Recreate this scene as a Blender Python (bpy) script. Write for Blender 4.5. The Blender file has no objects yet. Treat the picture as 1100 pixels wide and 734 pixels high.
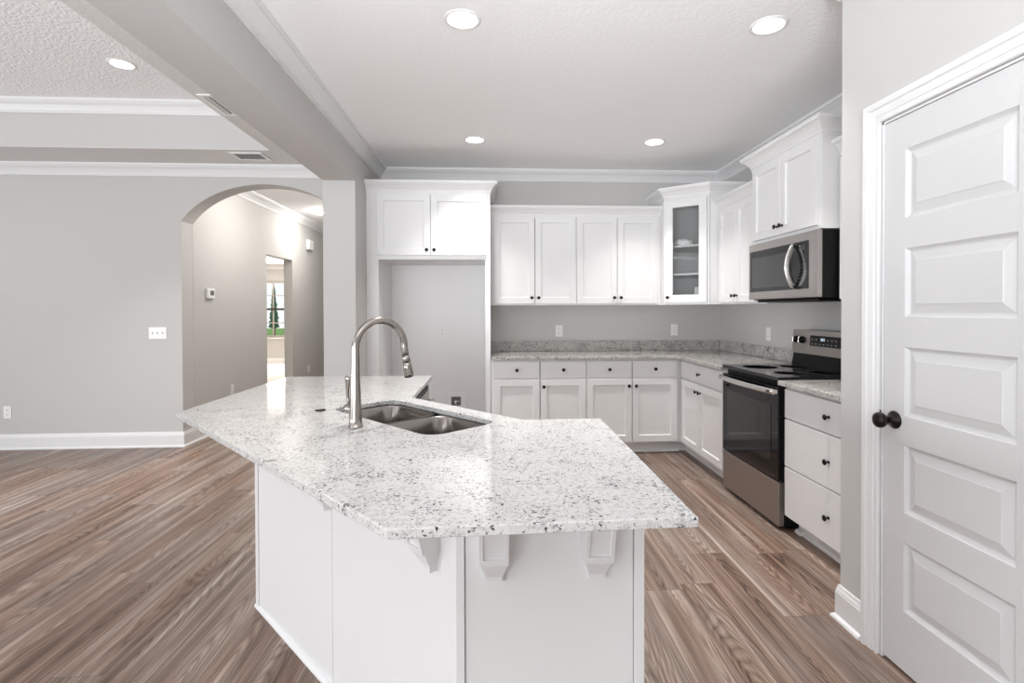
import bpy, bmesh, math, random
from mathutils import Vector, Matrix
random.seed(7)
S = bpy.context.scene
COL = S.collection
PI = math.pi

# ------------------------------------------------------------------ camera
W_PX = 1100.0
F_PX, YAW, PITCH, ROLL, CX, CY = 558.8, 0.056548, 0.011133, -0.002922, 561.84, 339.32
CAM_H = 1.325


def camera():
    cy, sy = math.cos(YAW), math.sin(YAW)
    cp, sp = math.cos(PITCH), math.sin(PITCH)
    cr, sr = math.cos(ROLL), math.sin(ROLL)
    Rz = Matrix(((cy, -sy, 0), (sy, cy, 0), (0, 0, 1)))
    B = Matrix(((1, 0, 0), (0, 0, -1), (0, 1, 0)))
    Rx = Matrix(((1, 0, 0), (0, cp, -sp), (0, sp, cp)))
    Rr = Matrix(((cr, -sr, 0), (sr, cr, 0), (0, 0, 1)))
    R = Rr @ Rx @ B @ Rz
    right, down, fwd = R[0], R[1], R[2]
    m = Matrix((right, -down, -fwd)).transposed().to_4x4()
    m.translation = Vector((0, 0, CAM_H))
    cd = bpy.data.cameras.new('camera')
    cd.sensor_width = 36.0
    cd.sensor_fit = 'HORIZONTAL'
    cd.lens = F_PX / W_PX * 36.0
    cd.shift_x = (550.0 - CX) / W_PX
    cd.shift_y = (CY - 367.0) / W_PX
    cd.clip_start = 0.05
    o = bpy.data.objects.new('camera', cd)
    o.matrix_world = m
    COL.objects.link(o)
    S.camera = o


camera()

# ------------------------------------------------------------------ exposure, world, big lights
S.view_settings.view_transform = 'Standard'
S.view_settings.look = 'None'
S.view_settings.gamma = 1.0
S.view_settings.use_curve_mapping = False
S.view_settings.exposure = 0.12
try:
    S.cycles.use_denoising = True
    S.cycles.max_bounces = 10
    S.cycles.diffuse_bounces = 8
    S.cycles.glossy_bounces = 5
    S.cycles.transparent_max_bounces = 12
    S.cycles.sample_clamp_indirect = 6.0
    S.cycles.caustics_reflective = False
    S.cycles.caustics_refractive = False
except Exception:
    pass

wd = bpy.data.worlds.new('daylight')
S.world = wd
wd.use_nodes = True
bg = wd.node_tree.nodes['Background']
bg.inputs[0].default_value = (0.96, 0.98, 1.0, 1)


def area_light(name, loc, target, sx, sy, power, color=(1, 1, 1), shape='RECTANGLE', spread=PI):
    d = bpy.data.lights.new(name, 'AREA')
    d.shape = shape
    d.size = sx
    if shape in ('RECTANGLE', 'ELLIPSE'):
        d.size_y = sy
    d.energy = power
    d.color = color
    d.spread = spread
    o = bpy.data.objects.new(name, d)
    o.location = loc
    o.rotation_euler = (Vector(target) - Vector(loc)).to_track_quat('-Z', 'Y').to_euler()
    COL.objects.link(o)
    return o


PW = dict(leftup=2.15, rear=1.35, ceiling_fill=0.60, can=0.84, livcan=1.3, world=1.0)
SKY = (0.955, 0.99, 1.045)
DAY = dict(leftup=SKY, rear=SKY, ceiling_fill=(0.965, 0.99, 1.03), can=(1.0, 0.97, 0.935), livcan=(1.0, 0.97, 0.93))
bg.inputs[1].default_value = PW['world']
# daylight entering by the living-room windows and the glazed doors behind the viewer
area_light('daylight_left', (-7.0, -0.4, 1.0), (-4.0, -0.1, 3.3), 5.0, 1.2, 100 * PW['leftup'], DAY['leftup'])
area_light('daylight_rear', (-3.4, -3.9, 1.4), (-3.4, 3, 4.0), 4.2, 2.2, 100 * PW['rear'], DAY['rear'])
# uplight added unseen behind the viewer to brighten the ceiling
area_light('added_ceiling_fill', (-0.5, -1.4, 1.15), (0.1, 1.9, 4.15), 1.4, 0.8, 100 * PW['ceiling_fill'], DAY['ceiling_fill'], spread=1.6)
# daylight entering the bedroom by its window
area_light('daylight_bedroom', (-5.5, 13.0, 1.6), (-5.5, 8, 0.6), 2.2, 1.4, 150, (1.0, 0.94, 0.88))
CAN_POWER = 10.0


# ------------------------------------------------------------------ materials
def srgb(r, g, b):
    def f(c):
        c /= 255.0
        return c / 12.92 if c <= 0.04045 else ((c + 0.055) / 1.055) ** 2.4
    return (f(r), f(g), f(b), 1)


def mat(name, col=(0.8, 0.8, 0.8, 1), rough=0.5, metal=0.0, bump=None, spec=0.5, coat=0.0):
    m = bpy.data.materials.new(name)
    m.use_nodes = True
    nt = m.node_tree
    p = nt.nodes['Principled BSDF']
    p.inputs['Base Color'].default_value = col
    p.inputs['Roughness'].default_value = rough
    p.inputs['Metallic'].default_value = metal
    p.inputs['Specular IOR Level'].default_value = spec
    if coat:
        p.inputs['Coat Weight'].default_value = coat
        p.inputs['Coat Roughness'].default_value = 0.05
    if bump:
        scale, strength, dist = bump
        tc = nt.nodes.new('ShaderNodeTexCoord')
        n = nt.nodes.new('ShaderNodeTexNoise')
        n.inputs['Scale'].default_value = scale
        n.inputs['Detail'].default_value = 3
        b = nt.nodes.new('ShaderNodeBump')
        b.inputs['Strength'].default_value = strength
        b.inputs['Distance'].default_value = dist
        nt.links.new(tc.outputs['Object'], n.inputs['Vector'])
        nt.links.new(n.outputs['Fac'], b.inputs['Height'])
        nt.links.new(b.outputs['Normal'], p.inputs['Normal'])
    return m


class N:
    """tiny node helper"""
    def __init__(s, m):
        s.nt = m.node_tree
        s.p = s.nt.nodes['Principled BSDF']

    def n(s, t, **k):
        x = s.nt.nodes.new(t)
        for a, b in k.items():
            setattr(x, a, b)
        return x

    def l(s, a, b):
        s.nt.links.new(a, b)

    def math(s, op, a, b=None):
        x = s.n('ShaderNodeMath', operation=op)
        for i, v in enumerate((a, b)):
            if v is None:
                continue
            if isinstance(v, (int, float)):
                x.inputs[i].default_value = v
            else:
                s.l(v, x.inputs[i])
        return x.outputs[0]

    def ramp(s, fac, stops, interp='LINEAR'):
        x = s.n('ShaderNodeValToRGB')
        x.color_ramp.interpolation = interp
        e = x.color_ramp.elements
        while len(e) < len(stops):
            e.new(0.5)
        for i, (pos, c) in enumerate(stops):
            e[i].position = pos
            e[i].color = c if len(c) == 4 else (*c, 1)
        s.l(fac, x.inputs[0])
        return x.outputs[0]

    def mix(s, fac, a, b, mode='MIX'):
        x = s.n('ShaderNodeMix', data_type='RGBA', blend_type=mode)
        for sock, v in ((x.inputs[0], fac), (x.inputs[6], a), (x.inputs[7], b)):
            if isinstance(v, (int, float)):
                sock.default_value = v
            elif isinstance(v, tuple):
                sock.default_value = v
            else:
                s.l(v, sock)
        return x.outputs[2]


M = {}
M['wall'] = mat('wall_paint', (0.54, 0.533, 0.518, 1), 0.75, bump=(260, 0.08, 0.002))
M['ceiling'] = mat('ceiling_texture', (0.93, 0.93, 0.93, 1), 0.9, bump=(60, 0.22, 0.010))
M['ceiling_rough'] = mat('ceiling_heavy_texture', (0.92, 0.92, 0.92, 1), 0.9, bump=(48, 0.7, 0.014))
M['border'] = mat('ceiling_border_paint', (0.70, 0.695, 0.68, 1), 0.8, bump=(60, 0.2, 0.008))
M['trim'] = mat('trim_paint', (0.75, 0.75, 0.75, 1), 0.35)
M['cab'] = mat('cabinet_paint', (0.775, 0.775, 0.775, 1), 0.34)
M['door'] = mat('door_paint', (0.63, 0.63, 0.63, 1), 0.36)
M['plastic'] = mat('white_plastic', (0.82, 0.82, 0.81, 1), 0.35)
M['slot'] = mat('dark_slot', (0.12, 0.12, 0.12, 1), 0.6)
M['bronze'] = mat('oil_rubbed_bronze', (0.018, 0.013, 0.011, 1), 0.28, 0.7)
M['black'] = mat('black_enamel', (0.006, 0.006, 0.006, 1), 0.4, spec=0.15)
M['blackglass'] = mat('black_glass', (0.006, 0.006, 0.007, 1), 0.05, spec=0.35)
M['ovenglass'] = mat('oven_window_glass', (0.02, 0.02, 0.021, 1), 0.06, spec=0.38)
M['mwglass'] = mat('microwave_window_glass', (0.045, 0.045, 0.047, 1), 0.15, spec=0.4)
M['carpet'] = mat('beige_carpet', (0.62, 0.57, 0.52, 1), 0.95, bump=(400, 0.4, 0.004))
M['lawn'] = mat('mown_grass', (0.16, 0.34, 0.08, 1), 0.9, bump=(30, 0.6, 0.03))
M['leaf'] = mat('evergreen_leaf', (0.05, 0.17, 0.11, 1), 0.8, bump=(20, 0.8, 0.05))
M['bark'] = mat('bark', (0.12, 0.08, 0.05, 1), 0.9)
M['paper'] = mat('white_paper', (0.85, 0.85, 0.85, 1), 0.7)
M['bag'] = mat('white_plastic_film', (0.9, 0.9, 0.9, 1), 0.3)
M['windowframe'] = mat('window_vinyl', (0.55, 0.5, 0.46, 1), 0.5)
M['rail'] = mat('dark_window_rail', (0.06, 0.05, 0.045, 1), 0.5)
M['badge'] = mat('grey_badge', (0.10, 0.09, 0.09, 1), 0.35)
M['icon'] = mat('printed_icon_grey', (0.5, 0.5, 0.5, 1), 0.5)
M['darktub'] = mat('dark_gasket', (0.02, 0.02, 0.02, 1), 0.7)  # even near-black of the dishwasher tub


def brushed(name, col, rough, sx, sy, sz, amt=0.12):
    m = mat(name, col, rough, 1.0)
    k = N(m)
    tc = k.n('ShaderNodeTexCoord')
    mp = k.n('ShaderNodeMapping')
    mp.inputs['Scale'].default_value = (sx, sy, sz)
    k.l(tc.outputs['Object'], mp.inputs[0])
    n = k.n('ShaderNodeTexNoise')
    n.inputs['Scale'].default_value = 1
    n.inputs['Detail'].default_value = 2
    k.l(mp.outputs[0], n.inputs['Vector'])
    r = k.n('ShaderNodeMapRange')
    r.inputs['To Min'].default_value = rough - amt / 2
    r.inputs['To Max'].default_value = rough + amt / 2
    k.l(n.outputs['Fac'], r.inputs['Value'])
    k.l(r.outputs[0], k.p.inputs['Roughness'])
    return m


M['steel'] = brushed('brushed_stainless', (0.43, 0.40, 0.385, 1), 0.33, 4, 4, 700)
M['handle_steel'] = brushed('polished_stainless', (0.72, 0.70, 0.68, 1), 0.22, 4, 4, 400)
M['sink'] = brushed('sink_stainless', (0.30, 0.275, 0.255, 1), 0.19, 300, 300, 6)
M['nickel'] = brushed('brushed_nickel', (0.35, 0.32, 0.295, 1), 0.20, 60, 60, 600, 0.08)


def emis(name, col, strength):
    m = bpy.data.materials.new(name)
    m.use_nodes = True
    nt = m.node_tree
    nt.nodes.remove(nt.nodes['Principled BSDF'])
    e = nt.nodes.new('ShaderNodeEmission')
    e.inputs[0].default_value = col
    e.inputs[1].default_value = strength
    nt.links.new(e.outputs[0], nt.nodes['Material Output'].inputs[0])
    return m


M['lamp'] = emis('lit_lens', (1.0, 0.96, 0.9, 1), 9.0)
M['dome'] = emis('lit_dome', (1.0, 0.96, 0.915, 1), 105.0)
M['digits'] = emis('lit_display', (0.75, 0.85, 1.0, 1), 0.8)


def glass_mat():
    m = bpy.data.materials.new('clear_glass')
    m.use_nodes = True
    nt = m.node_tree
    nt.nodes.remove(nt.nodes['Principled BSDF'])
    t = nt.nodes.new('ShaderNodeBsdfTransparent')
    t.inputs[0].default_value = (0.985, 0.99, 0.988, 1)
    g = nt.nodes.new('ShaderNodeBsdfGlossy')
    g.inputs['Roughness'].default_value = 0.02
    f = nt.nodes.new('ShaderNodeFresnel')
    f.inputs[0].default_value = 1.45
    x = nt.nodes.new('ShaderNodeMixShader')
    nt.links.new(f.outputs[0], x.inputs[0])
    nt.links.new(t.outputs[0], x.inputs[1])
    nt.links.new(g.outputs[0], x.inputs[2])
    nt.links.new(x.outputs[0], nt.nodes['Material Output'].inputs[0])
    return m


M['glass'] = glass_mat()


def granite(name='speckled_granite', dn=0.0, tint=1.0):
    m = mat(name, rough=0.065, spec=0.5)
    k = N(m)
    tc = k.n('ShaderNodeTexCoord')
    V = tc.outputs['Object']
    # a little warping so the flecks are not round
    wn = k.n('ShaderNodeTexNoise')
    wn.inputs['Scale'].default_value = 70
    wn.inputs['Detail'].default_value = 2
    k.l(V, wn.inputs['Vector'])
    wv = k.n('ShaderNodeVectorMath', operation='SCALE')
    wv.inputs['Scale'].default_value = 0.012
    k.l(wn.outputs['Color'], wv.inputs[0])
    av = k.n('ShaderNodeVectorMath', operation='ADD')
    k.l(V, av.inputs[0])
    k.l(wv.outputs[0], av.inputs[1])
    P = av.outputs[0]

    def noise(scale, detail=2, vec=P):
        n = k.n('ShaderNodeTexNoise')
        n.inputs['Scale'].default_value = scale
        n.inputs['Detail'].default_value = detail
        k.l(vec, n.inputs['Vector'])
        return n.outputs['Fac']

    def cells(scale):
        v = k.n('ShaderNodeTexVoronoi')
        v.inputs['Scale'].default_value = scale
        k.l(P, v.inputs['Vector'])
        sep = k.n('ShaderNodeSeparateColor')
        k.l(v.outputs['Color'], sep.inputs[0])
        return sep.outputs[0], v.outputs['Distance']

    def noise2(scale, off, detail=3, rough=0.55):
        mp = k.n('ShaderNodeVectorMath', operation='ADD')
        mp.inputs[1].default_value = (off, off * 1.7, off * .6)
        k.l(P, mp.inputs[0])
        n = k.n('ShaderNodeTexNoise')
        n.inputs['Scale'].default_value = scale
        n.inputs['Detail'].default_value = detail
        n.inputs['Roughness'].default_value = rough
        k.l(mp.outputs[0], n.inputs['Vector'])
        return n.outputs['Fac']
    base = k.ramp(noise(75, 4), [(0.34, srgb(184, 182, 180)), (0.46, srgb(203, 202, 200)), (0.62, srgb(208, 207, 205))])
    cl = k.math('MULTIPLY', k.math('SUBTRACT', noise(11, 3), 0.5), 0.22)
    bk = [(0, (0, 0, 0, 1)), (1, (1, 1, 1, 1))]

    def flecks(scale, off, lo, hi):
        v = k.math('ADD', noise2(scale, off), cl)
        return k.ramp(v, [(lo, bk[0][1]), (hi, bk[1][1])])
    base = k.mix(k.math('MULTIPLY', flecks(125, 1.3, .585 - dn, .63 - dn), .48 + 4 * dn), base, srgb(152, 150, 149))
    base = k.mix(k.math('MULTIPLY', flecks(165, 4.1, .622 - dn, .65 - dn), .75), base, srgb(108, 105, 105))
    base = k.mix(k.math('MULTIPLY', flecks(125, 7.7, .628 - dn, .650 - dn), .97), base, srgb(42, 39, 41))
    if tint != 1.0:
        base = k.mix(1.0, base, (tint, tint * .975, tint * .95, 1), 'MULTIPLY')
    k.l(base, k.p.inputs['Base Color'])
    return m


M['granite'] = granite()
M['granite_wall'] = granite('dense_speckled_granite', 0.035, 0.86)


def plank_floor():
    m = mat('wood_plank_floor', rough=0.38, spec=0.4)
    k = N(m)
    tc = k.n('ShaderNodeTexCoord')
    sp = k.n('ShaderNodeSeparateXYZ')
    k.l(tc.outputs['Object'], sp.inputs[0])
    X, Y = sp.outputs[0], sp.outputs[1]
    PW, PL = 0.178, 1.22
    row = k.math('FLOOR', k.math('DIVIDE', X, PW))
    wr = k.n('ShaderNodeTexWhiteNoise', noise_dimensions='1D')
    k.l(row, wr.inputs['W'])
    yo = k.math('ADD', k.math('DIVIDE', Y, PL), k.math('MULTIPLY', wr.outputs['Value'], 7.3))
    colm = k.math('FLOOR', yo)
    cv = k.n('ShaderNodeCombineXYZ')
    k.l(row, cv.inputs[0])
    k.l(colm, cv.inputs[1])
    wn = k.n('ShaderNodeTexWhiteNoise', noise_dimensions='2D')
    k.l(cv.outputs[0], wn.inputs['Vector'])
    rnd = wn.outputs['Value']
    off = k.math('MULTIPLY', rnd, 37.0)

    def stretched(sx, sy, scale, detail, rough=0.55, dist=0.0):
        c = k.n('ShaderNodeCombineXYZ')
        k.l(k.math('ADD', k.math('MULTIPLY', X, sx), off), c.inputs[0])
        k.l(k.math('ADD', k.math('MULTIPLY', Y, sy), off), c.inputs[1])
        k.l(off, c.inputs[2])
        n = k.n('ShaderNodeTexNoise')
        n.inputs['Scale'].default_value = scale
        n.inputs['Detail'].default_value = detail
        n.inputs['Roughness'].default_value = rough
        n.inputs['Distortion'].default_value = dist
        k.l(c.outputs[0], n.inputs['Vector'])
        return n.outputs['Fac']

    fx = k.math('FRACT', k.math('DIVIDE', X, PW))
    fy = k.math('FRACT', yo)
    wn2 = k.n('ShaderNodeTexWhiteNoise', noise_dimensions='3D')
    k.l(cv.outputs[0], wn2.inputs['Vector'])
    rsep = k.n('ShaderNodeSeparateColor')
    k.l(wn2.outputs['Color'], rsep.inputs[0])
    ra, rb, rc = rsep.outputs
    fine = stretched(120.0, 3.0, 1.0, 4.0, 0.7)             # pores
    mid = stretched(26.0, 0.55, 1.0, 3.0, 0.6)              # streaks
    slow = stretched(7.0, 1.3, 1.0, 2.0, 0.5)
    # growth rings cut nearly along the trunk: cathedral figures
    xl = k.math('ADD', k.math('MULTIPLY', k.math('SUBTRACT', fx, 0.5), PW), k.math('MULTIPLY', k.math('SUBTRACT', ra, 0.5), 0.12))
    dep = k.math('ADD', k.math('MULTIPLY', k.math('SUBTRACT', fy, rb), 0.10), k.math('MULTIPLY', k.math('SUBTRACT', slow, 0.5), 0.11))
    rr_ = k.math('SQRT', k.math('ADD', k.math('MULTIPLY', xl, xl), k.math('MULTIPLY', dep, dep)))
    rr_ = k.math('ADD', rr_, k.math('MULTIPLY', fine, 0.004))
    rings = k.math('FRACT', k.math('MULTIPLY', rr_, 105.0))
    ring = k.ramp(rings, [(0.0, (0.30, 0.30, 0.30, 1)), (0.16, (0.50, 0.50, 0.50, 1)), (0.45, (0.72, 0.72, 0.72, 1)), (0.80, (0.58, 0.58, 0.58, 1)), (1.0, (0.30, 0.30, 0.30, 1))])
    t = k.math('ADD', k.math('MULTIPLY', mid, 0.80), k.math('MULTIPLY', fine, 0.50))
    t = k.math('ADD', t, k.math('MULTIPLY', ring, 0.40))
    t = k.math('SUBTRACT', t, 0.185)
    t = k.math('ADD', t, k.math('MULTIPLY', k.math('SUBTRACT', slow, 0.5), 0.25))
    t = k.math('ADD', t, k.math('MULTIPLY', k.math('SUBTRACT', rnd, 0.5), 0.10))
    warm = k.ramp(t, [(0.44, srgb(66, 48, 38)), (0.58, srgb(104, 81, 67)), (0.74, srgb(133, 109, 93)), (0.94, srgb(176, 155, 139))])
    cool = k.ramp(t, [(0.44, srgb(72, 60, 53)), (0.58, srgb(106, 92, 83)), (0.74, srgb(134, 119, 110)), (0.94, srgb(176, 164, 155))])
    hue = k.ramp(k.math('ADD', k.math('MULTIPLY', slow, 0.8), k.math('MULTIPLY', rc, 0.3)), [(0.35, (0, 0, 0, 1)), (0.75, (1, 1, 1, 1))])
    colr = k.mix(hue, warm, cool)
    # joints
    ex = k.math('MINIMUM', fx, k.math('SUBTRACT', 1.0, fx))
    ey = k.math('MINIMUM', fy, k.math('SUBTRACT', 1.0, fy))
    jx = k.math('LESS_THAN', k.math('MULTIPLY', ex, PW), 0.0011)
    jy = k.math('LESS_THAN', k.math('MULTIPLY', ey, PL), 0.0011)
    j = k.math('MAXIMUM', jx, jy)
    colr = k.mix(k.math('MULTIPLY', j, 0.6), colr, srgb(70, 56, 48))
    k.l(colr, k.p.inputs['Base Color'])
    rr = k.n('ShaderNodeMapRange')
    rr.inputs['To Min'].default_value = 0.30
    rr.inputs['To Max'].default_value = 0.48
    k.l(fine, rr.inputs['Value'])
    k.l(rr.outputs[0], k.p.inputs['Roughness'])
    b = k.n('ShaderNodeBump')
    b.inputs['Strength'].default_value = 0.12
    b.inputs['Distance'].default_value = 0.002
    k.l(t, b.inputs['Height'])
    k.l(b.outputs[0], k.p.inputs['Normal'])
    return m


M['floor'] = plank_floor()


# ------------------------------------------------------------------ mesh helpers
def obj(name, bm, m, parent=None, smooth=False, recalc=True):
    if recalc:
        bmesh.ops.recalc_face_normals(bm, faces=bm.faces)
    if smooth:
        for f in bm.faces:
            f.smooth = True
    me = bpy.data.meshes.new(name)
    bm.to_mesh(me)
    bm.free()
    me.materials.append(M[m])
    o = bpy.data.objects.new(name, me)
    COL.objects.link(o)
    if parent is not None:
        o.parent = parent
    return o


def tag(o, label, cat, group=None):
    o['label'] = label
    o['category'] = cat
    if group:
        o['group'] = group
    return o


def thing(name, label, cat, loc=(0, 0, 0), rotz=0.0, group=None):
    o = bpy.data.objects.new(name, None)
    o.empty_display_size = 0.1
    o.location = loc
    o.rotation_euler = (0, 0, rotz)
    COL.objects.link(o)
    return tag(o, label, cat, group)


def struct(name, bm, m, parent=None, smooth=False):
    o = obj(name, bm, m, parent, smooth)
    if parent is None:
        o['kind'] = 'structure'
    return o


def new():
    return bmesh.new()


def merge(bm, tmp):
    me = bpy.data.meshes.new('tmp')
    tmp.to_mesh(me)
    tmp.free()
    bm.from_mesh(me)
    bpy.data.meshes.remove(me)
    return bm


def box(bm, x0, x1, y0, y1, z0, z1, bev=0.0, seg=1):
    t = bmesh.new()
    vs = [t.verts.new((x, y, z)) for x in (x0, x1) for y in (y0, y1) for z in (z0, z1)]
    for a in ((0, 1, 3, 2), (4, 6, 7, 5), (0, 4, 5, 1), (2, 3, 7, 6), (0, 2, 6, 4), (1, 5, 7, 3)):
        t.faces.new([vs[i] for i in a])
    bmesh.ops.recalc_face_normals(t, faces=t.faces)
    if bev:
        bmesh.ops.bevel(t, geom=list(t.edges), offset=bev, segments=seg, profile=0.5, affect='EDGES')
    return merge(bm, t)


def lathe(bm, prof, seg=24, mtx=None):
    """prof: (r, z) from bottom to top, spun about z, then moved by mtx"""
    t = bmesh.new()
    rings = []
    for r, z in prof:
        if r < 1e-6:
            rings.append([t.verts.new((0, 0, z))])
        else:
            rings.append([t.verts.new((r * math.cos(2 * PI * i / seg), r * math.sin(2 * PI * i / seg), z)) for i in range(seg)])
    for a, b in zip(rings, rings[1:]):
        for i in range(seg):
            j = (i + 1) % seg
            if len(a) == 1 and len(b) == 1:
                continue
            if len(a) == 1:
                t.faces.new((a[0], b[j], b[i]))
            elif len(b) == 1:
                t.faces.new((a[i], a[j], b[0]))
            else:
                t.faces.new((a[i], a[j], b[j], b[i]))
    if len(rings[0]) > 1:
        t.faces.new(list(reversed(rings[0])))
    if len(rings[-1]) > 1:
        t.faces.new(rings[-1])
    if mtx is not None:
        bmesh.ops.transform(t, matrix=mtx, verts=t.verts)
    for f in t.faces:
        f.smooth = True
    return merge(bm, t)


def tube(bm, pts, rads, seg=20, caps=True, flat=None):
    """round tube along 3-D points with a radius each"""
    t = bmesh.new()
    pts = [Vector(p) for p in pts]
    n = len(pts)
    tang = []
    for i in range(n):
        a = pts[max(i - 1, 0)]
        b = pts[min(i + 1, n - 1)]
        tang.append((b - a).normalized())
    up = Vector((0, 0, 1)) if abs(tang[0].z) < 0.9 else Vector((1, 0, 0))
    nrm = (up - tang[0] * up.dot(tang[0])).normalized()
    rings = []
    for i in range(n):
        nrm = (nrm - tang[i] * nrm.dot(tang[i])).normalized()
        bi = tang[i].cross(nrm)
        r = rads[i]
        ra, rb = r if isinstance(r, tuple) else (r, r)
        rings.append([t.verts.new(pts[i] + nrm * ra * math.cos(2 * PI * k / seg) + bi * rb * math.sin(2 * PI * k / seg)) for k in range(seg)])
    for a, b in zip(rings, rings[1:]):
        for k in range(seg):
            j = (k + 1) % seg
            f = t.faces.new((a[k], a[j], b[j], b[k]))
            f.smooth = True
    if caps:
        t.faces.new(list(reversed(rings[0])))
        t.faces.new(rings[-1])
    return merge(bm, t)


def sweep(bm, path, prof, side=1, closed=False, fn=None):
    """mitred sweep of a profile (offset, height) along a 2-D path; side=+1 offsets to the left of travel, -1 to the right"""
    fn = fn or (lambda u, v, w: (u, v, w))
    t = bmesh.new()
    n = len(path)
    P = [Vector(p) for p in path]

    def nrm(a, b):
        d = (b - a).normalized()
        return Vector((-d.y, d.x)) * side
    rings = []
    for i in range(n):
        if closed:
            n1, n2 = nrm(P[i - 1], P[i]), nrm(P[i], P[(i + 1) % n])
        else:
            n1 = nrm(P[i - 1], P[i]) if i > 0 else None
            n2 = nrm(P[i], P[i + 1]) if i < n - 1 else None
            n1 = n1 or n2
            n2 = n2 or n1
        mv = (n1 + n2) / max(0.15, 1 + n1.dot(n2))
        rings.append([t.verts.new(fn(P[i].x + mv.x * a, P[i].y + mv.y * a, b)) for a, b in prof])
    k = len(prof)
    pairs = list(zip(rings, rings[1:])) + ([(rings[-1], rings[0])] if closed else [])
    for a, b in pairs:
        for i in range(k):
            j = (i + 1) % k
            t.faces.new((a[i], a[j], b[j], b[i]))
    if not closed:
        t.faces.new(rings[0])
        t.faces.new(list(reversed(rings[-1])))
    bmesh.ops.recalc_face_normals(t, faces=t.faces)
    return merge(bm, t)


def prism(bm, poly, z0, z1, holes=(), bev=0.0, fn=None):
    """extruded polygon (with holes), top and bottom edges eased by bev"""
    t = bmesh.new()
    fn = fn or (lambda u, v, w: (u, v, w))

    def loop(pts, z):
        vs = [t.verts.new((p[0], p[1], z)) for p in pts]
        es = [t.edges.new((vs[i], vs[(i + 1) % len(vs)])) for i in range(len(vs))]
        return vs, es

    def inset(pts, d, hole):
        n = len(pts)
        P = [Vector(p[:2]) for p in pts]
        area = sum(P[i].x * P[(i + 1) % n].y - P[(i + 1) % n].x * P[i].y for i in range(n))
        s = 1 if area > 0 else -1
        if hole:
            s = -s
        out = []
        for i in range(n):
            d1 = (P[i] - P[i - 1]).normalized()
            d2 = (P[(i + 1) % n] - P[i]).normalized()
            n1, n2 = Vector((-d1.y, d1.x)) * s, Vector((-d2.y, d2.x)) * s
            out.append(tuple(P[i] + (n1 + n2) / max(0.2, 1 + n1.dot(n2)) * d))
        return out
    loops = [(poly, False)] + [(h, True) for h in holes]
    tops, bots = [], []
    for pts, hole in loops:
        levels = []
        if bev:
            levels = [(inset(pts, bev, hole), z0), (inset(pts, bev * 0.3, hole), z0 + bev * 0.3), (pts, z0 + bev), (pts, z1 - bev), (inset(pts, bev * 0.3, hole), z1 - bev * 0.3), (inset(pts, bev, hole), z1)]
        else:
            levels = [(pts, z0), (pts, z1)]
        L = [loop(p, z) for p, z in levels]
        for (a, _), (b, _) in zip(L, L[1:]):
            for i in range(len(a)):
                j = (i + 1) % len(a)
                t.faces.new((a[i], a[j], b[j], b[i]))
        bots += L[0][1]
        tops += L[-1][1]
    bmesh.ops.triangle_fill(t, use_beauty=True, use_dissolve=False, edges=tops)
    bmesh.ops.triangle_fill(t, use_beauty=True, use_dissolve=False, edges=bots)
    bmesh.ops.recalc_face_normals(t, faces=t.faces)
    for v in t.verts:
        v.co = Vector(fn(*v.co))
    bmesh.ops.recalc_face_normals(t, faces=t.faces)
    return merge(bm, t)


def rounded_rect(x0, x1, y0, y1, r, seg=6):
    out = []
    for cx, cy, a0 in ((x1 - r, y0 + r, -PI / 2), (x1 - r, y1 - r, 0), (x0 + r, y1 - r, PI / 2), (x0 + r, y0 + r, PI)):
        for i in range(seg + 1):
            a = a0 + PI / 2 * i / seg
            out.append((cx + r * math.cos(a), cy + r * math.sin(a)))
    return out


# ------------------------------------------------------------------ the room
XL, XB = -1.39, -1.13            # the two faces of the beam and of the wall stub under it
YB = 5.29                        # kitchen back wall
XR = 2.36                        # kitchen right wall
YL = 5.25                        # living-room far wall
XP = 1.475                       # pantry wall
YP = 2.13                        # pantry corner
XH = -3.03                       # hall left wall
CE = 2.74
BK = -4.2
LW = -7.3
Y_STUB = 4.345

b = new(); box(b, LW - .3, XR + .5, BK - .3, 10.8, -0.05, 0)
struct('floor', b, 'floor')

b = new(); box(b, XB - .1, XR + .2, BK - .2, YB + .1, CE, CE + .1)
struct('ceiling_kitchen', b, 'ceiling')

# living-room ceiling: a flat border at 2.74 round a raised tray at 3.14
TX0, TX1, TY0, TY1, TZ = -6.4, -1.965, -3.0, 4.72, 3.14
b = new()
box(b, LW - .1, XL + .1, TY1, YL + .05, CE, CE + .004)
box(b, LW - .1, XL + .1, BK - .1, TY0, CE, CE + .004)
box(b, LW - .1, TX0, TY0, TY1, CE, CE + .004)
box(b, TX1, XL + .05, TY0, TY1, CE, CE + .004)
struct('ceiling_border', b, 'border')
b = new()
box(b, TX0 - .1, TX1 + .1, TY1, TY1 + .1, CE + .004, CE + .5)
box(b, TX0 - .1, TX1 + .1, TY0 - .1, TY0, CE + .004, CE + .5)
box(b, TX0 - .1, TX0, TY0, TY1, CE + .004, CE + .5)
box(b, TX1, TX1 + .1, TY0, TY1, CE + .004, CE + .5)
struct('wall_tray_riser', b, 'wall')
b = new(); box(b, TX0 - .05, TX1 + .05, TY0 - .05, TY1 + .05, TZ, TZ + .1)
struct('ceiling_tray', b, 'ceiling_rough')
b = new(); box(b, XH - .1, XL + .1, YL + .1, 10.8, 2.80, 2.9)
struct('ceiling_hall', b, 'ceiling')

# the beam between the kitchen and the living room, and the wall stub it lands on
b = new(); box(b, XL, XB, BK, Y_STUB, 2.39, CE + .02)
box(b, XL, XB, Y_STUB, 10.6, 0, CE + .02)
struct('wall_stub', b, 'wall')

b = new(); box(b, XB - .02, XR + .12, YB, YB + .12, 0, CE + .02)
struct('wall_back', b, 'wall')
b = new(); box(b, XR, XR + .12, YP, YB + .02, 0, CE + .02)
struct('wall_right', b, 'wall')

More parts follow.
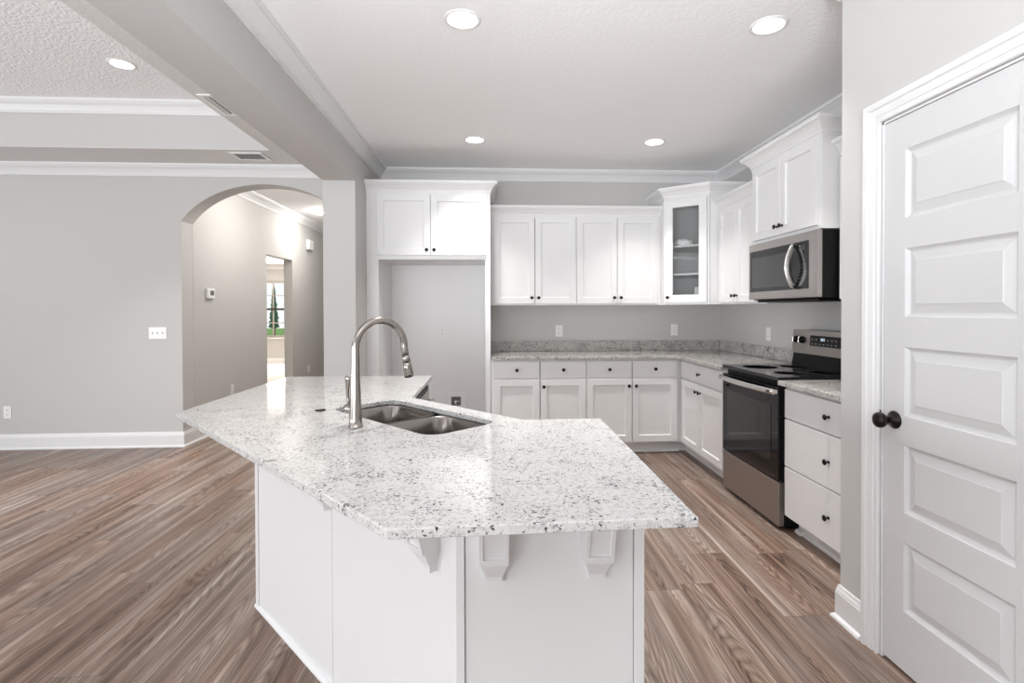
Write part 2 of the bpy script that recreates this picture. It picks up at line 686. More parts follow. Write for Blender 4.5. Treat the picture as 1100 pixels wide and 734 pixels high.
# pantry wall with its door opening, and its return towards the kitchen
D0, D1, DH = 1.272, 1.90, 2.03
b = new()
box(b, XP, XP + .115, D1, YP, 0, CE + .02)
box(b, XP, XP + .115, D0, D1, DH, CE + .02)
box(b, XP, XP + .115, BK, D0, 0, CE + .02)
box(b, XP + .115, XR + .1, YP - .115, YP, 0, CE + .02)
struct('wall_pantry', b, 'wall')
b = new()
box(b, XP + .115, XP + .13, D0, D1, 0, DH + .1)
struct('wall_pantry_inside', b, 'wall')

# far wall of the living room with its arch
AX, AA, AB, AZ = -2.232, 0.80, 0.0, 2.565
arch = []
a_ell, b_ell, top = 0.898, 0.672, 2.565
for i in range(41):
    x = AX - AA + 2 * AA * i / 40
    arch.append((x, top - b_ell * (1 - math.sqrt(max(0, 1 - ((x - AX) / a_ell) ** 2)))))
poly = [(LW, 0), (AX - AA, 0)] + arch + [(AX + AA, 0), (XL + .05, 0), (XL + .05, 2.9), (LW, 2.9)]
b = new(); prism(b, poly, YL, YL + .20, fn=lambda u, v, w: (u, w, v))
struct('wall_arch', b, 'wall')

# hall
b = new()
box(b, XH - .125, XH, YL + .19, 7.146, 0, 2.82)
box(b, XH - .125, XH, 8.04, 10.7, 0, 2.82)
box(b, XH - .125, XH, 7.146, 8.04, 2.085, 2.82)
struct('wall_hall', b, 'wall')
b = new(); box(b, XH - .1, XB, 10.6, 10.7, 0, 2.82)
struct('wall_hall_end', b, 'wall')

# living-room walls out of the frame, with window openings
b = new()
box(b, LW - .12, LW, BK, -2.9, 0, CE + .4); box(b, LW - .12, LW, 2.1, YL + .2, 0, CE + .4)
box(b, LW - .12, LW, -2.9, 2.1, 0, .4); box(b, LW - .12, LW, -2.9, 2.1, 2.5, CE + .4)
struct('wall_left', b, 'wall')
b = new()
for x0, x1, z0, z1 in ((LW, -5.5, 0, 3.1), (-1.3, -.9, 0, 3.1), (1.3, XR + .5, 0, 3.1), (-5.5, -1.3, 2.5, 3.1), (-5.5, -1.3, 0, .3), (-.9, 1.3, 2.5, 3.1), (-.9, 1.3, 0, .05)):
    box(b, x0, x1, BK - .12, BK, z0, z1)
struct('wall_rear', b, 'wall')

# bedroom beyond the hall
BX0, BX1, BY0, BY1, BC = -8.2, XH - .125, 6.2, 13.2, 2.46
WX0, WX1, WZ0, WZ1 = -5.90, -5.02, .66, 2.06
b = new(); box(b, BX0, BX1, BY0, BY1, -0.04, 0.012)
struct('floor_bedroom', b, 'carpet')
b = new(); box(b, BX0, BX1, BY0, BY1, BC, BC + .1)
struct('ceiling_bedroom', b, 'ceiling')
b = new()
box(b, BX0, WX0, BY1, BY1 + .12, 0, BC + .05); box(b, WX1, BX1 + .1, BY1, BY1 + .12, 0, BC + .05)
box(b, WX0, WX1, BY1, BY1 + .12, 0, WZ0); box(b, WX0, WX1, BY1, BY1 + .12, WZ1, BC + .05)
struct('wall_bedroom', b, 'wall')
b = new(); box(b, BX0 - .1, BX0, BY0, BY1, 0, BC); box(b, BX0, BX1, BY0 - .1, BY0, 0, BC); box(b, BX1 - .001, BX1 + .1, 10.7, BY1, 0, BC)
struct('wall_bedroom_side', b, 'wall')

# bedroom window: two sashes with glazing bars
b = new()
yf0, yf1 = BY1 + .03, BY1 + .08
box(b, WX0, WX0 + .04, yf0, yf1, WZ0, WZ1); box(b, WX1 - .04, WX1, yf0, yf1, WZ0, WZ1)
box(b, WX0, WX1, yf0, yf1, WZ0, WZ0 + .05); box(b, WX0, WX1, yf0, yf1, WZ1 - .05, WZ1)
xm = (WX0 + WX1) / 2
for z in (1.02, 1.70):
    box(b, WX0, WX1, yf0 + .015, yf1 - .015, z - .011, z + .011)
box(b, xm - .014, xm + .014, yf0 + .015, yf1 - .015, WZ0, WZ1)
win = struct('window_1', b, 'windowframe')
b = new(); box(b, WX0, WX1, yf0 - .01, yf1, 1.335, 1.385); obj('meeting_rail', b, 'rail', win)
b = new(); box(b, WX0 + .02, WX1 - .02, yf0 + .022, yf0 + .026, WZ0 + .02, WZ1 - .02); obj('pane', b, 'glass', win)
b = new(); box(b, WX0 - .06, WX1 + .06, BY1 - .05, BY1 + .03, WZ0 - .03, WZ0, .004); obj('sill', b, 'trim', win)
b = new(); box(b, -40, 30, 13.4, 46, -.3, -.2)
struct('lawn', b, 'lawn')
tr = thing('evergreen_tree', 'slender blue green evergreen tree on the lawn outside the far window', 'tree', (-6.99, 17.0, -.2))
b = new(); tube(b, [(0, 0, 0), (0, 0, 1.2)], [.05, .035], 10); obj('trunk', b, 'bark', tr)
b = new()
prof = [(0.02, .95)]
for i in range(9):
    z = 1.0 + i * .14
    r = .14 * (1 - i / 10) + .02
    prof += [(r, z), (r * .72, z + .10)]
prof += [(0, 2.35)]
lathe(b, prof, 14)
for v in b.verts:
    v.co.x *= 1 + random.uniform(-.22, .22)
    v.co.y *= 1 + random.uniform(-.22, .22)
obj('foliage', b, 'leaf', tr)

# ------------------------------------------------------------------ mouldings
CROWN = [(0, -.110), (.013, -.110), (.013, -.096), (.019, -.096), (.019, -.086), (.026, -.074), (.042, -.050), (.060, -.036), (.066, -.030), (.066, -.022), (.076, -.022), (.080, -.016), (.082, 0), (0, 0)]


def crown(name, path, z, side):
    b = new()
    sweep(b, path, [(a, z + c) for a, c in CROWN], side)
    return struct(name, b, 'trim')


crown('trim_1', [(XB, BK), (XB, YB), (XR, YB), (XR, YP), (XP, YP), (XP, BK)], CE, -1)
crown('trim_2', [(LW, YL), (XL, YL)], CE, -1)
b = new()
sweep(b, [(TX0, TY0), (TX0, TY1), (TX1, TY1), (TX1, TY0)], [(a, TZ + c) for a, c in CROWN], -1, closed=True)
struct('trim_3', b, 'trim')
crown('trim_4', [(XH, YL + .2), (XH, 10.6)], 2.80, -1)
crown('trim_5', [(BX0, BY1), (BX1, BY1)], BC, -1)

BASE = [(0, 0), (.028, 0), (.028, .006), (.024, .014), (.016, .019), (.014, .021), (.014, .112), (.012, .120), (.012, .124), (.008, .134), (.006, .146), (0, .146)]


def baseboard(name, path, side):
    b = new()
    sweep(b, path, BASE, side)
    return struct(name, b, 'trim')


baseboard('baseboard_left', [(LW, YL), (XH, YL), (XH, 7.14)], -1)
baseboard('baseboard_hall', [(XH, 8.045), (XH, 10.6)], -1)
baseboard('baseboard_right', [(XP + .25, YP), (XP, YP), (XP, D1 + .083)], -1)
baseboard('baseboard_column', [(XL, YL), (XL, Y_STUB), (XB, Y_STUB), (XB, 4.66)], -1)
baseboard('baseboard_bedroom', [(BX0, BY1), (BX1, BY1)], -1)

# pantry door casing and jamb
CAS = [(0.003, 0), (.003, .010), (.006, .013), (.014, .013), (.018, .009), (.024, .009), (.027, .014), (.046, .018), (.049, .014), (.053, .014), (.057, .022), (.072, .024), (.080, .020), (.080, 0)]
b = new()
sweep(b, [(D1, 0), (D1, DH), (D0, DH), (D0, 0)], CAS, -1, fn=lambda u, v, w: (XP - w, u, v))
struct('trim_6', b, 'trim')
b = new()
box(b, XP - .0, XP + .115, D1 - .008, D1 + .002, 0, DH); box(b, XP, XP + .115, D0 - .002, D0 + .008, 0, DH); box(b, XP, XP + .115, D0, D1, DH - .008, DH + .002)
struct('trim_7', b, 'trim')

# ------------------------------------------------------------------ pantry door (five raised panels)
YW0, YW1 = 1.282, 1.890        # hinge and latch edges
dz0, dz1 = 0.011, 2.019
b = new()
xf = XP + .004


def quad(bm, pts):
    bm.faces.new([bm.verts.new(p) for p in pts])


def rect(bm, y0, y1, z0, z1, x):
    quad(bm, [(x, y0, z0), (x, y1, z0), (x, y1, z1), (x, y0, z1)])


py0, py1 = 1.388, 1.794
pans = [(.228, .478), (.587, .833), (.937, 1.187), (1.296, 1.543), (1.652, 1.899)]
rect(b, YW0, py0, dz0, dz1, xf); rect(b, py1, YW1, dz0, dz1, xf)
zs = [dz0] + [v for p in pans for v in p] + [dz1]
for i in range(0, len(zs), 2):
    rect(b, py0, py1, zs[i], zs[i + 1], xf)
STEPS = [(0, 0), (.002, .004), (.010, .012), (.015, .013), (.044, .004), (.047, .002)]
for z0, z1 in pans:
    for (o1, d1), (o2, d2) in zip(STEPS, STEPS[1:]):
        A = [(py0 + o1, z0 + o1), (py1 - o1, z0 + o1), (py1 - o1, z1 - o1), (py0 + o1, z1 - o1)]
        B = [(py0 + o2, z0 + o2), (py1 - o2, z0 + o2), (py1 - o2, z1 - o2), (py0 + o2, z1 - o2)]
        for i in range(4):
            j = (i + 1) % 4
            quad(b, [(xf + d1, *A[i]), (xf + d1, *A[j]), (xf + d2, *B[j]), (xf + d2, *B[i])])
    o, d = STEPS[-1]
    rect(b, py0 + o, py1 - o, z0 + o, z1 - o, xf + d)
# edges and back
xb = xf + .035
quad(b, [(xf, YW0, dz0), (xf, YW0, dz1), (xb, YW0, dz1), (xb, YW0, dz0)])
quad(b, [(xf, YW1, dz0), (xf, YW1, dz1), (xb, YW1, dz1), (xb, YW1, dz0)])
quad(b, [(xf, YW0, dz1), (xf, YW1, dz1), (xb, YW1, dz1), (xb, YW0, dz1)])
quad(b, [(xf, YW0, dz0), (xf, YW1, dz0), (xb, YW1, dz0), (xb, YW0, dz0)])
rect(b, YW0, YW1, dz0, dz1, xb)
bmesh.ops.remove_doubles(b, verts=b.verts, dist=1e-5)
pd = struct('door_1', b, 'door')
pd['label'] = 'white five panel pantry door with dark bronze knob'
toX = Matrix.Rotation(-PI / 2, 4, 'Y')     # +z -> -x
b = new()
mk = Matrix.Translation((xf + .0006, 1.838, .915)) @ toX
lathe(b, [(.033, 0), (.033, .004), (.028, .009), (.016, .012), (.012, .02), (.012, .034), (.020, .040), (.027, .050), (.029, .060), (.026, .069), (.016, .075), (0, .077)], 28, mk)
kn = obj('door_knob', b, 'bronze', pd)
b = new(); box(b, xf - .058, xf - .052, 1.8365, 1.8395, .944, .952, .0008)
obj('lock_button', b, 'bronze', kn)


# ------------------------------------------------------------------ cabinets
def knob(parent, x, z, y=-.02):
    b = new()
    mt = Matrix.Translation((x, y + .0004, z)) @ Matrix.Rotation(PI / 2, 4, 'X')
    lathe(b, [(.009, 0), (.008, .003), (.0055, .006), (.0055, .014), (.011, .019), (.0155, .023), (.0155, .026), (.011, .030), (0, .031)], 16, mt)
    return obj('knob', b, 'bronze', parent)


def shaker(name, parent, x0, x1, z0, z1, sw=.057, y=0.0, th=.02, m='cab', glass=False):
    """a frame-and-panel door whose back face sits at local y"""
    b = new()
    yf = y - th
    def ring(r0, y0, r1, y1):
        A = [(r0[0], r0[2]), (r0[1], r0[2]), (r0[1], r0[3]), (r0[0], r0[3])]
        B = [(r1[0], r1[2]), (r1[1], r1[2]), (r1[1], r1[3]), (r1[0], r1[3])]
        for i in range(4):
            j = (i + 1) % 4
            quad(b, [(A[i][0], y0, A[i][1]), (A[j][0], y0, A[j][1]), (B[j][0], y1, B[j][1]), (B[i][0], y1, B[i][1])])
    def R(d):
        return (x0 + d, x1 - d, z0 + d, z1 - d)
    ring(R(0), y - .0006, R(0), yf + .002)
    ring(R(0), yf + .002, R(.002), yf)
    ring(R(.002), yf, R(sw), yf)
    if glass:
        ring(R(sw), yf, R(sw + .006), yf + .006)
        ring(R(sw + .006), yf + .006, R(sw + .006), y - .0006)
        ring(R(sw + .006), y - .0006, R(0), y - .0006)
    else:
        ring(R(sw), yf, R(sw + .003), yf + .004)
        ring(R(sw + .003), yf + .004, R(sw + .005), yf + .013)
        r = R(sw + .005)
        quad(b, [(r[0], yf + .013, r[2]), (r[1], yf + .013, r[2]), (r[1], yf + .013, r[3]), (r[0], yf + .013, r[3])])
        r = R(0)
        quad(b, [(r[0], y - .0006, r[2]), (r[1], y - .0006, r[2]), (r[1], y - .0006, r[3]), (r[0], y - .0006, r[3])])
    bmesh.ops.remove_doubles(b, verts=b.verts, dist=1e-6)
    return obj(name, b, m, parent)


def slab(name, parent, x0, x1, z0, z1, y=0.0, th=.02, m='cab'):
    b = new()
    box(b, x0, x1, y - th, y - .0006, z0, z1, .002)
    return obj(name, b, m, parent)


def carcass(parent, w, d, z0, z1, rails=(), stiles=(), fw=.04, name='carcass', ends=(0.04, 0.04)):
    """open box of panels with a face frame: local x 0..w, y 0 (front)..d"""
    b = new()
    box(b, 0, .018, .018, d, z0, z1); box(b, w - .018, w, .018, d, z0, z1)
    box(b, .018, w - .018, .018, d, z0, z0 + .018); box(b, .018, w - .018, .018, d, z1 - .018, z1)
    box(b, .018, w - .018, d - .008, d, z0 + .018, z1 - .018)
    box(b, 0, ends[0], 0, .018, z0, z1); box(b, w - ends[1], w, 0, .018, z0, z1)
    for z in (z0, z1 - fw) + tuple(rails):
        box(b, ends[0], w - ends[1], 0, .018, z, z + fw)
    for x in stiles:
        box(b, x - fw / 2, x + fw / 2, 0, .018, z0 + fw, z1 - fw)
    return obj(name, b, 'cab', parent)


CCROWN = [(0, -.014), (.006, -.014), (.006, .004), (.013, .004), (.013, .018), (.018, .026), (.032, .046), (.046, .058), (.052, .062), (.052, .068), (.062, .068), (.066, .076), (.066, .092), (0, .092)]


def cab_crown(parent, path, z, side=-1, s=1.0):
    b = new()
    sweep(b, path, [(a * s, z + c * s) for a, c in CCROWN], side)
    return obj('crown_molding', b, 'cab', parent)


def wall_cab(name, label, cat, loc, rot, w, d, z0, z1, splits, group=None, knob_low=True, crown_path=None, crown_z=None, ends=(.03, .03), dmarg=.015, dz=(.015, .02)):
    t = thing(name, label, cat, loc, rot, group)
    carcass(t, w, d, z0, z1, ends=ends)
    xa, xm, xb_ = splits
    for i, (x0, x1) in enumerate(((xa, xm - .0025), (xm + .0025, xb_))):
        dr = shaker('door', t, x0, x1, z0 + dz[0], z1 - dz[1])
        knob(dr, x1 - .03 if i == 0 else x0 + .03, z0 + dz[0] + .056)
    if crown_path:
        cab_crown(t, crown_path, crown_z)
    return t


# the refrigerator surround: two tall end panels and a deep cabinet across the top
YF = 4.70
t = thing('refrigerator_cabinet', 'tall white cabinet framing the empty refrigerator alcove, two small doors at top', 'cabinet', (-1.10, YF, 0))
w = 1.072
b = new()
box(b, 0, .078, 0, .02, 0, 2.40); box(b, .058, .078, .02, YB - YF - .002, 0, 2.40)
obj('end_panel', b, 'cab', t)
b = new()
box(b, w - .046, w, 0, .02, 0, 2.40); box(b, w - .02, w, .02, YB - YF - .002, 0, 2.40)
obj('end_panel', b, 'cab', t)
b = new()
box(b, -.028, 0, .004, .02, 0, 2.40)
obj('filler_strip', b, 'cab', t)
b = new()
box(b, .078, w - .046, 0, .018, 1.78, 2.40); box(b, .078, w - .02, .018, YB - YF - .002, 1.78, 1.80); box(b, .078, w - .02, .018, YB - YF - .002, 2.38, 2.40)
obj('carcass', b, 'cab', t)
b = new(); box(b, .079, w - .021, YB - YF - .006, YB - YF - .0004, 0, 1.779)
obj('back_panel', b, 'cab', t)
for i, (x0, x1) in enumerate(((.068, .539), (.5445, w - .03))):
    dr = shaker('door', t, x0, x1, 1.816, 2.357)
    knob(dr, x1 - .03 if i == 0 else x0 + .03, 1.862)
cab_crown(t, [(-.028, 0), (w, 0), (w, YB - YF - .003)], 2.382, -1)

# four-door run of wall cabinets on the back wall
YU = 4.98
ux0, um, ux1 = -.024, .795, 1.622
wall_cab('wall_cabinet', 'white two door wall cabinet beside the refrigerator surround', 'cabinet', (ux0, YU, 0), 0, um - ux0, YB - YU - .002, 1.37, 2.235, (.03, .397 - ux0, um - ux0 - .004), 'white two door wall cabinets', crown_path=[(0, 0), (um - ux0, 0)], crown_z=2.225)
wall_cab('wall_cabinet', 'white two door wall cabinet beside the glass door corner cabinet', 'cabinet', (um, YU, 0), 0, ux1 - um, YB - YU - .002, 1.37, 2.235, (.005, 1.193 - um, ux1 - um - .035), 'white two door wall cabinets', crown_path=[(0, 0), (ux1 - um, 0)], crown_z=2.225)

# diagonal corner cabinet with a glass door
CL, CR = Vector((1.625, 4.872)), Vector((1.947, 4.603))     # ends of its front
t = thing('corner_wall_cabinet', 'taller white corner wall cabinet with a glass door', 'cabinet', (CL.x, CL.y, 0))
def rel(p):
    return (p[0] - CL.x, p[1] - CL.y)
cp = [rel(p) for p in ((CL.x, YB - .002), CL, CR, (XR - .002, CR.y), (XR - .002, YB - .002))]
z0, z1 = 1.37, 2.385
b = new()
prism(b, cp, z0, z0 + .02); prism(b, cp, z1 - .02, z1)
box(b, 0, .018, .01, YB - .002 - CL.y, z0 + .02, z1 - .02)
box(b, CR.x - CL.x + .01, XR - .002 - CL.x, CR.y - CL.y, CR.y - CL.y + .018, z0 + .02, z1 - .02)
box(b, .018, XR - .012 - CL.x, YB - .012 - CL.y, YB - .002 - CL.y, z0 + .02, z1 - .02)
box(b, XR - .012 - CL.x, XR - .002 - CL.x, CR.y - CL.y + .018, YB - .002 - CL.y, z0 + .02, z1 - .02)
obj('carcass', b, 'cab', t)
L = (CR - CL).length
ang = math.atan2(CR.y - CL.y, CR.x - CL.x)
rotm = Matrix.Rotation(ang, 4, 'Z')
b = new()
box(b, 0, .035, .001, .019, z0 + .02, z1 - .02); box(b, L - .03, L, .001, .019, z0 + .02, z1 - .02)
box(b, .035, L - .03, .001, .019, z0 + .02, z0 + .04); box(b, .035, L - .03, .001, .019, z1 - .06, z1 - .02)
bmesh.ops.transform(b, matrix=rotm, verts=b.verts)
obj('face_frame', b, 'cab', t)
dr = shaker('door', t, .015, L - .018, z0 + .02, 2.348, sw=.066, glass=True)
dr.matrix_local = rotm
kb = knob(dr, .045, z0 + .068)
b = new(); box(b, .078, L - .081, -.010, -.007, z0 + .083, 2.285)
obj('glass_pane', b, 'glass', dr)
sp = [rel(p) for p in ((CL.x + .02, YB - .014), (CL.x + .02, CL.y + .012), (CR.x + .012, CR.y + .024), (XR - .014, CR.y + .024), (XR - .014, YB - .014))]
for z in (1.655, 1.918):
    b = new(); prism(b, sp, z - .009, z + .009)
    obj('shelf', b, 'cab', t)
cab_crown(t, [rel(p) for p in ((CL.x, YB - .003), CL, CR, (XR - .003, CR.y))], 2.372, -1, 1.02)

# things left inside the corner cabinet
b = new(); t2 = new()
bmesh.ops.create_icosphere(t2, subdivisions=3, radius=1)
rnd = random.Random(3)
for v in t2.verts:
    k = 1 + .22 * math.sin(9 * v.co.x + 4 * v.co.y) * math.cos(7 * v.co.z + 3 * v.co.x) + rnd.uniform(-.06, .06)
    v.co = Vector((v.co.x * .075 * k * (0.55 + .6 * abs(v.co.x)), v.co.y * .045 * k, max(-.030, v.co.z * .042 * k) + .030))
for f in t2.faces:
    f.smooth = True
merge(b, t2)
bmesh.ops.rotate(b, verts=b.verts, cent=(0, 0, 0), matrix=Matrix.Rotation(-.6, 3, 'Z'))
o = obj('plastic_bag', b, 'bag')
o.location = (1.80, 4.835, 1.9275)
tag(o, 'crumpled white plastic bag on the top shelf behind the glass door', 'bag')
b = new()
box(b, -.035, .035, -.0015, .0015, 0, .145)
o = obj('paper_leaflet', b, 'paper')
o.location = (1.925, 4.80, 1.3915)
o.rotation_euler = (-.10, 0, -.55)
tag(o, 'white paper leaflet standing at the bottom of the glass corner cabinet', 'leaflet')

# right wall: facing -x, so local x runs towards the viewer
RR = -PI / 2
XU = 2.05
t = wall_cab('wall_cabinet', 'white two door wall cabinet between the corner cabinet and the microwave', 'cabinet', (XU, CR.y - .003, 0), RR, CR.y - .003 - 3.795, XR - XU - .002, 1.37, 2.235, (.012, CR.y - 4.272, .655), 'white two door wall cabinets', crown_path=[(0, 0), (CR.y - .003 - 3.795, 0)], crown_z=2.225, ends=(.03, .16))
XM = 1.935
mw0, mw1 = 3.792, 2.965
t = wall_cab('wall_cabinet', 'white two door wall cabinet directly above the microwave', 'cabinet', (XM, mw0, 0), RR, mw0 - mw1, XR - XM - .002, 1.803, 2.37, (.033, .405, mw0 - mw1 - .03), 'white two door wall cabinets', crown_path=[(0, XR - XM - .003), (0, 0), (mw0 - mw1, 0), (mw0 - mw1, XR - XM - .003)], crown_z=2.362, dz=(.022, .02))
t = wall_cab('wall_cabinet', 'white two door wall cabinet between the microwave and the pantry corner', 'cabinet', (XU, mw1 - .003, 0), RR, mw1 - .003 - YP - .006, XR - XU - .002, 1.37, 2.235, (.012, .41, mw1 - YP - .03), 'white two door wall cabinets', crown_path=[(0, 0), (mw1 - .003 - YP - .006, 0)], crown_z=2.225)


# ------------------------------------------------------------------ base cabinets
def toe(parent, x0, x1, d, m='cab', left=False, right=False):
    b = new()
    if left:
        box(b, x0, x0 + .018, .096, d, 0, .0995)
        sweep(b, [(x0, .078), (x0 + .055, .078)], [(0, 0), (.026, 0), (.024, .010), (.016, .02), (0, .024)], -1)
    if right:
        box(b, x1 - .018, x1, .096, d, 0, .0995)
        sweep(b, [(x1 - .055, .078), (x1, .078)], [(0, 0), (.026, 0), (.024, .010), (.016, .02), (0, .024)], -1)
    box(b, x0, x1, .078, .096, 0, .10)
    sweep(b, [(x0, .078), (x1, .078)], [(0, 0), (.014, 0), (.013, .007), (.008, .013), (0, .016)], -1)
    return obj('toe_kick', b, m, parent)


def base_cab(name, label, loc, rot, w, d, doors, drawers, group, ends=(.03, .03), knobs=None, toes=(0, 0), right=False, zs=(.115, .694, .708, .857)):
    t = thing(name, label, 'cabinet', loc, rot, group)
    carcass(t, w, d, .10, .875, rails=(.683,), ends=ends)
    toe(t, toes[0], w + toes[1], d, right=right)
    for x0, x1 in drawers:
        dr = slab('drawer', t, x0, x1, zs[2], zs[3])
        knob(dr, (x0 + x1) / 2, (zs[2] + zs[3]) / 2)
    for i, (x0, x1) in enumerate(doors):
        dr = shaker('door', t, x0, x1, zs[0], zs[1])
        if knobs[i] == '-':
            continue
        knob(dr, x1 - .03 if knobs[i] == 'r' else x0 + .03, zs[1] - .064)
    return t


YC = 4.70
c0, c1, c2 = -.024, .840, 1.725
g = 'white base cabinets'
base_cab('base_cabinet', 'white base cabinet with two drawers over two doors, beside the refrigerator alcove', (c0, YC, 0), 0, c1 - c0, YB - YC - .002,
         [(.025, .438), (.445, c1 - c0 - .003)], [(.025, .438), (.445, c1 - c0 - .003)], g, knobs='-l')
base_cab('base_cabinet', 'white back wall base cabinet with two drawers over two doors, next to the inside corner', (c1 + .001, YC, 0), 0, c2 - c1 - .001, YB - YC - .002,
         [(.003, .418), (.425, .842)], [(.003, .418), (.425, .842)], g, knobs='rl', ends=(.03, .05), toes=(0, 0))
XC = 1.728
r0, r1 = 4.690, 3.762
base_cab('base_cabinet', 'white base cabinet with one wide drawer over two doors, left of the range', (XC, r0, 0), RR, r0 - r1, XR - XC - .002,
         [(.035, .442), (.449, .895)], [(.035, .895)], g, knobs='rl', toes=(-.088, 0), right=True)
b = new(); box(b, -.106, -.088, -.002, .096, 0, .10)
obj('corner_toe_kick', b, 'cab', bpy.data.objects['base_cabinet.002'])
t = thing('drawer_cabinet', 'white base cabinet with three stacked drawers between the range and the pantry corner', 'cabinet', (XC, 2.978, 0), RR, g)
dw = 2.978 - YP - .006
carcass(t, dw, XR - XC - .002, .10, .875, rails=(.675, .375))
toe(t, 0, dw, XR - XC - .004, left=True)
for z0, z1 in ((.112, .398), (.405, .680), (.688, .857)):
    dr = slab('drawer', t, .015, dw - .015, z0, z1)
    knob(dr, .42, (z0 + z1) / 2)

# perimeter countertop, an L with an eased inside corner
CT, CTB = .905, .8755
FY, FX = 4.652, 1.676
poly = [(-.022, YB - .003), (-.022, FY), (1.58, FY)]
for i in range(1, 8):
    a = PI / 2 * i / 8
    poly.append((1.58 + .096 * math.sin(a), FY - .096 * (1 - math.cos(a))))
poly += [(FX, FY - .096), (FX, 3.759), (XR - .003, 3.759), (XR - .003, YB - .003)]
b = new(); prism(b, poly, CTB, CT, bev=.004)
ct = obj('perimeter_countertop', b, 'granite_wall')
tag(ct, 'L shaped speckled granite countertop along the back wall and left of the range', 'countertop')
b = new(); box(b, -.022, XR - .024, YB - .023, YB - .003, CT, CT + .102, .002)
obj('backsplash', b, 'granite_wall', ct)
b = new(); box(b, XR - .023, XR - .003, 3.759, YB - .024, CT, CT + .102, .002)
obj('backsplash', b, 'granite_wall', ct)
b = new(); prism(b, [(FX, 2.982), (FX, YP + .004), (XR - .003, YP + .004), (XR - .003, 2.982)], CTB, CT, bev=.004)
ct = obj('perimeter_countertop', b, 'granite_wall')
tag(ct, 'short speckled granite countertop between the range and the pantry corner', 'countertop')
b = new(); box(b, XR - .023, XR - .003, YP + .004, 2.982, CT, CT + .102, .002)
obj('backsplash', b, 'granite_wall', ct)

# ------------------------------------------------------------------ range (faces -x; built in local coordinates, x to the right of a cook facing it)
RW = .758
t = thing('kitchen_range', 'stainless steel and black glass freestanding electric range', 'range', (1.728, 3.749, 0), RR)
dpt = XR - 1.728 - .004
b = new()
box(b, 0, RW, 0, dpt - .02, .03, .895); 
for x in (.04, RW - .07):
    for y in (.05, dpt - .1):
        box(b, x, x + .03, y, y + .03, 0, .03)
obj('body', b, 'black', t)
b = new(); box(b, .004, RW - .004, -.038, -.001, .028, .292, .004, 2)
obj('storage_drawer', b, 'steel', t)
b = new(); box(b, .004, RW - .004, -.040, -.001, .300, .858, .004, 2)
od = obj('oven_door', b, 'blackglass', t)
b = new(); prism(b, rounded_rect(.085, RW - .085, .40, .745, .012), 0.0405, .0425, fn=lambda u, v, w_: (u, -w_, v))
obj('oven_window', b, 'ovenglass', od)
b = new()
pts = []
for i in range(13):
    s = i / 12
    pts.append((.012 + (RW - .024) * s, -.066 - .026 * math.sin(PI * s), .832))
tube(b, pts, [(.017, .008)] * 13, 14)
for x in (.022, RW - .022):
    box(b, x - .012, x + .012, -.070, -.040, .818, .846, .003)
hd = obj('handle', b, 'handle_steel', od)
b = new(); box(b, RW - .062, RW - .040, -.0875, -.080, .824, .842, .002)
obj('badge', b, 'badge', hd)
b = new(); box(b, .002, RW - .002, -.044, dpt - .10, .8955, .920, .004, 2)
obj('cooktop', b, 'blackglass', t)
for cxx, cyy, rr in ((.20, .14, .115), (.56, .14, .09), (.20, .38, .09), (.56, .38, .105)):
    b = new()
    mt = Matrix.Translation((cxx, cyy, .9201))
    lathe(b, [(rr - .0015, 0), (rr - .0015, .0003), (rr + .0015, .0003), (rr + .0015, 0)], 40, mt)
    obj('burner_ring', b, 'badge', t)
# back guard: black foot, leaning stainless console
b = new()
gp = [(.483, .9205), (dpt, .9205), (dpt, 1.165), (.520, 1.175), (.512, 1.170), (.500, 1.01), (.497, 1.0)]
prism(b, gp, .004, RW - .004, fn=lambda u, v, w_: (w_, u, v))
bg_ = obj('back_guard', b, 'black', t)
lean = math.atan2(.012, .16)
def console(u, v, w_):     # u along x, v up the sloping face, w_ outwards
    return (u, .4995 + v * math.sin(lean) - w_ * math.cos(lean), 1.006 + v * math.cos(lean) + w_ * math.sin(lean))
b = new(); prism(b, rounded_rect(.002, RW - .002, 0, .170, .012, 3), .0, .014, bev=.002, fn=console)
cs = obj('control_console', b, 'steel', t)
b = new(); prism(b, rounded_rect(.215, .545, .062, .135, .003, 2), .0142, .0152, fn=console)
cpnl = obj('display_panel', b, 'blackglass', cs)
b = new()
for dx, dw_ in ((0, .010), (.014, .010), (.030, .010)):
    prism(b, [(.335 + dx, .100), (.335 + dx + dw_, .100), (.335 + dx + dw_, .118), (.335 + dx, .118)], .0153, .0156, fn=console)
obj('clock_digits', b, 'digits', cpnl)
for r_ in range(2):
    for c_ in range(7):
        if r_ == 1 and c_ in (2, 3):
            continue
        x = .235 + c_ * .042
        z = .075 + r_ * .030
        b = new()
        prism(b, [(x, z), (x + .014, z), (x + .014, z + .004), (x, z + .004)], .0153, .0156, fn=console)
        obj('control_icon', b, 'icon', cpnl)
for x in (.055, .125, RW - .125, RW - .055):
    mt = Matrix.Translation(console(x, .098, .0142)) @ Matrix.Rotation(PI / 2 - lean, 4, 'X')
    b = new()
    lathe(b, [(.027, 0), (.027, .004), (.022, .006), (.021, .022), (.019, .026), (0, .027)], 24, mt)
    kb = obj('control_knob', b, 'black', cs)
    b = new()
    box(b, -.004, .004, -.021, .021, .027, .034, .0015)
    bmesh.ops.transform(b, matrix=mt, verts=b.verts)
    obj('knob_grip', b, 'handle_steel', kb)

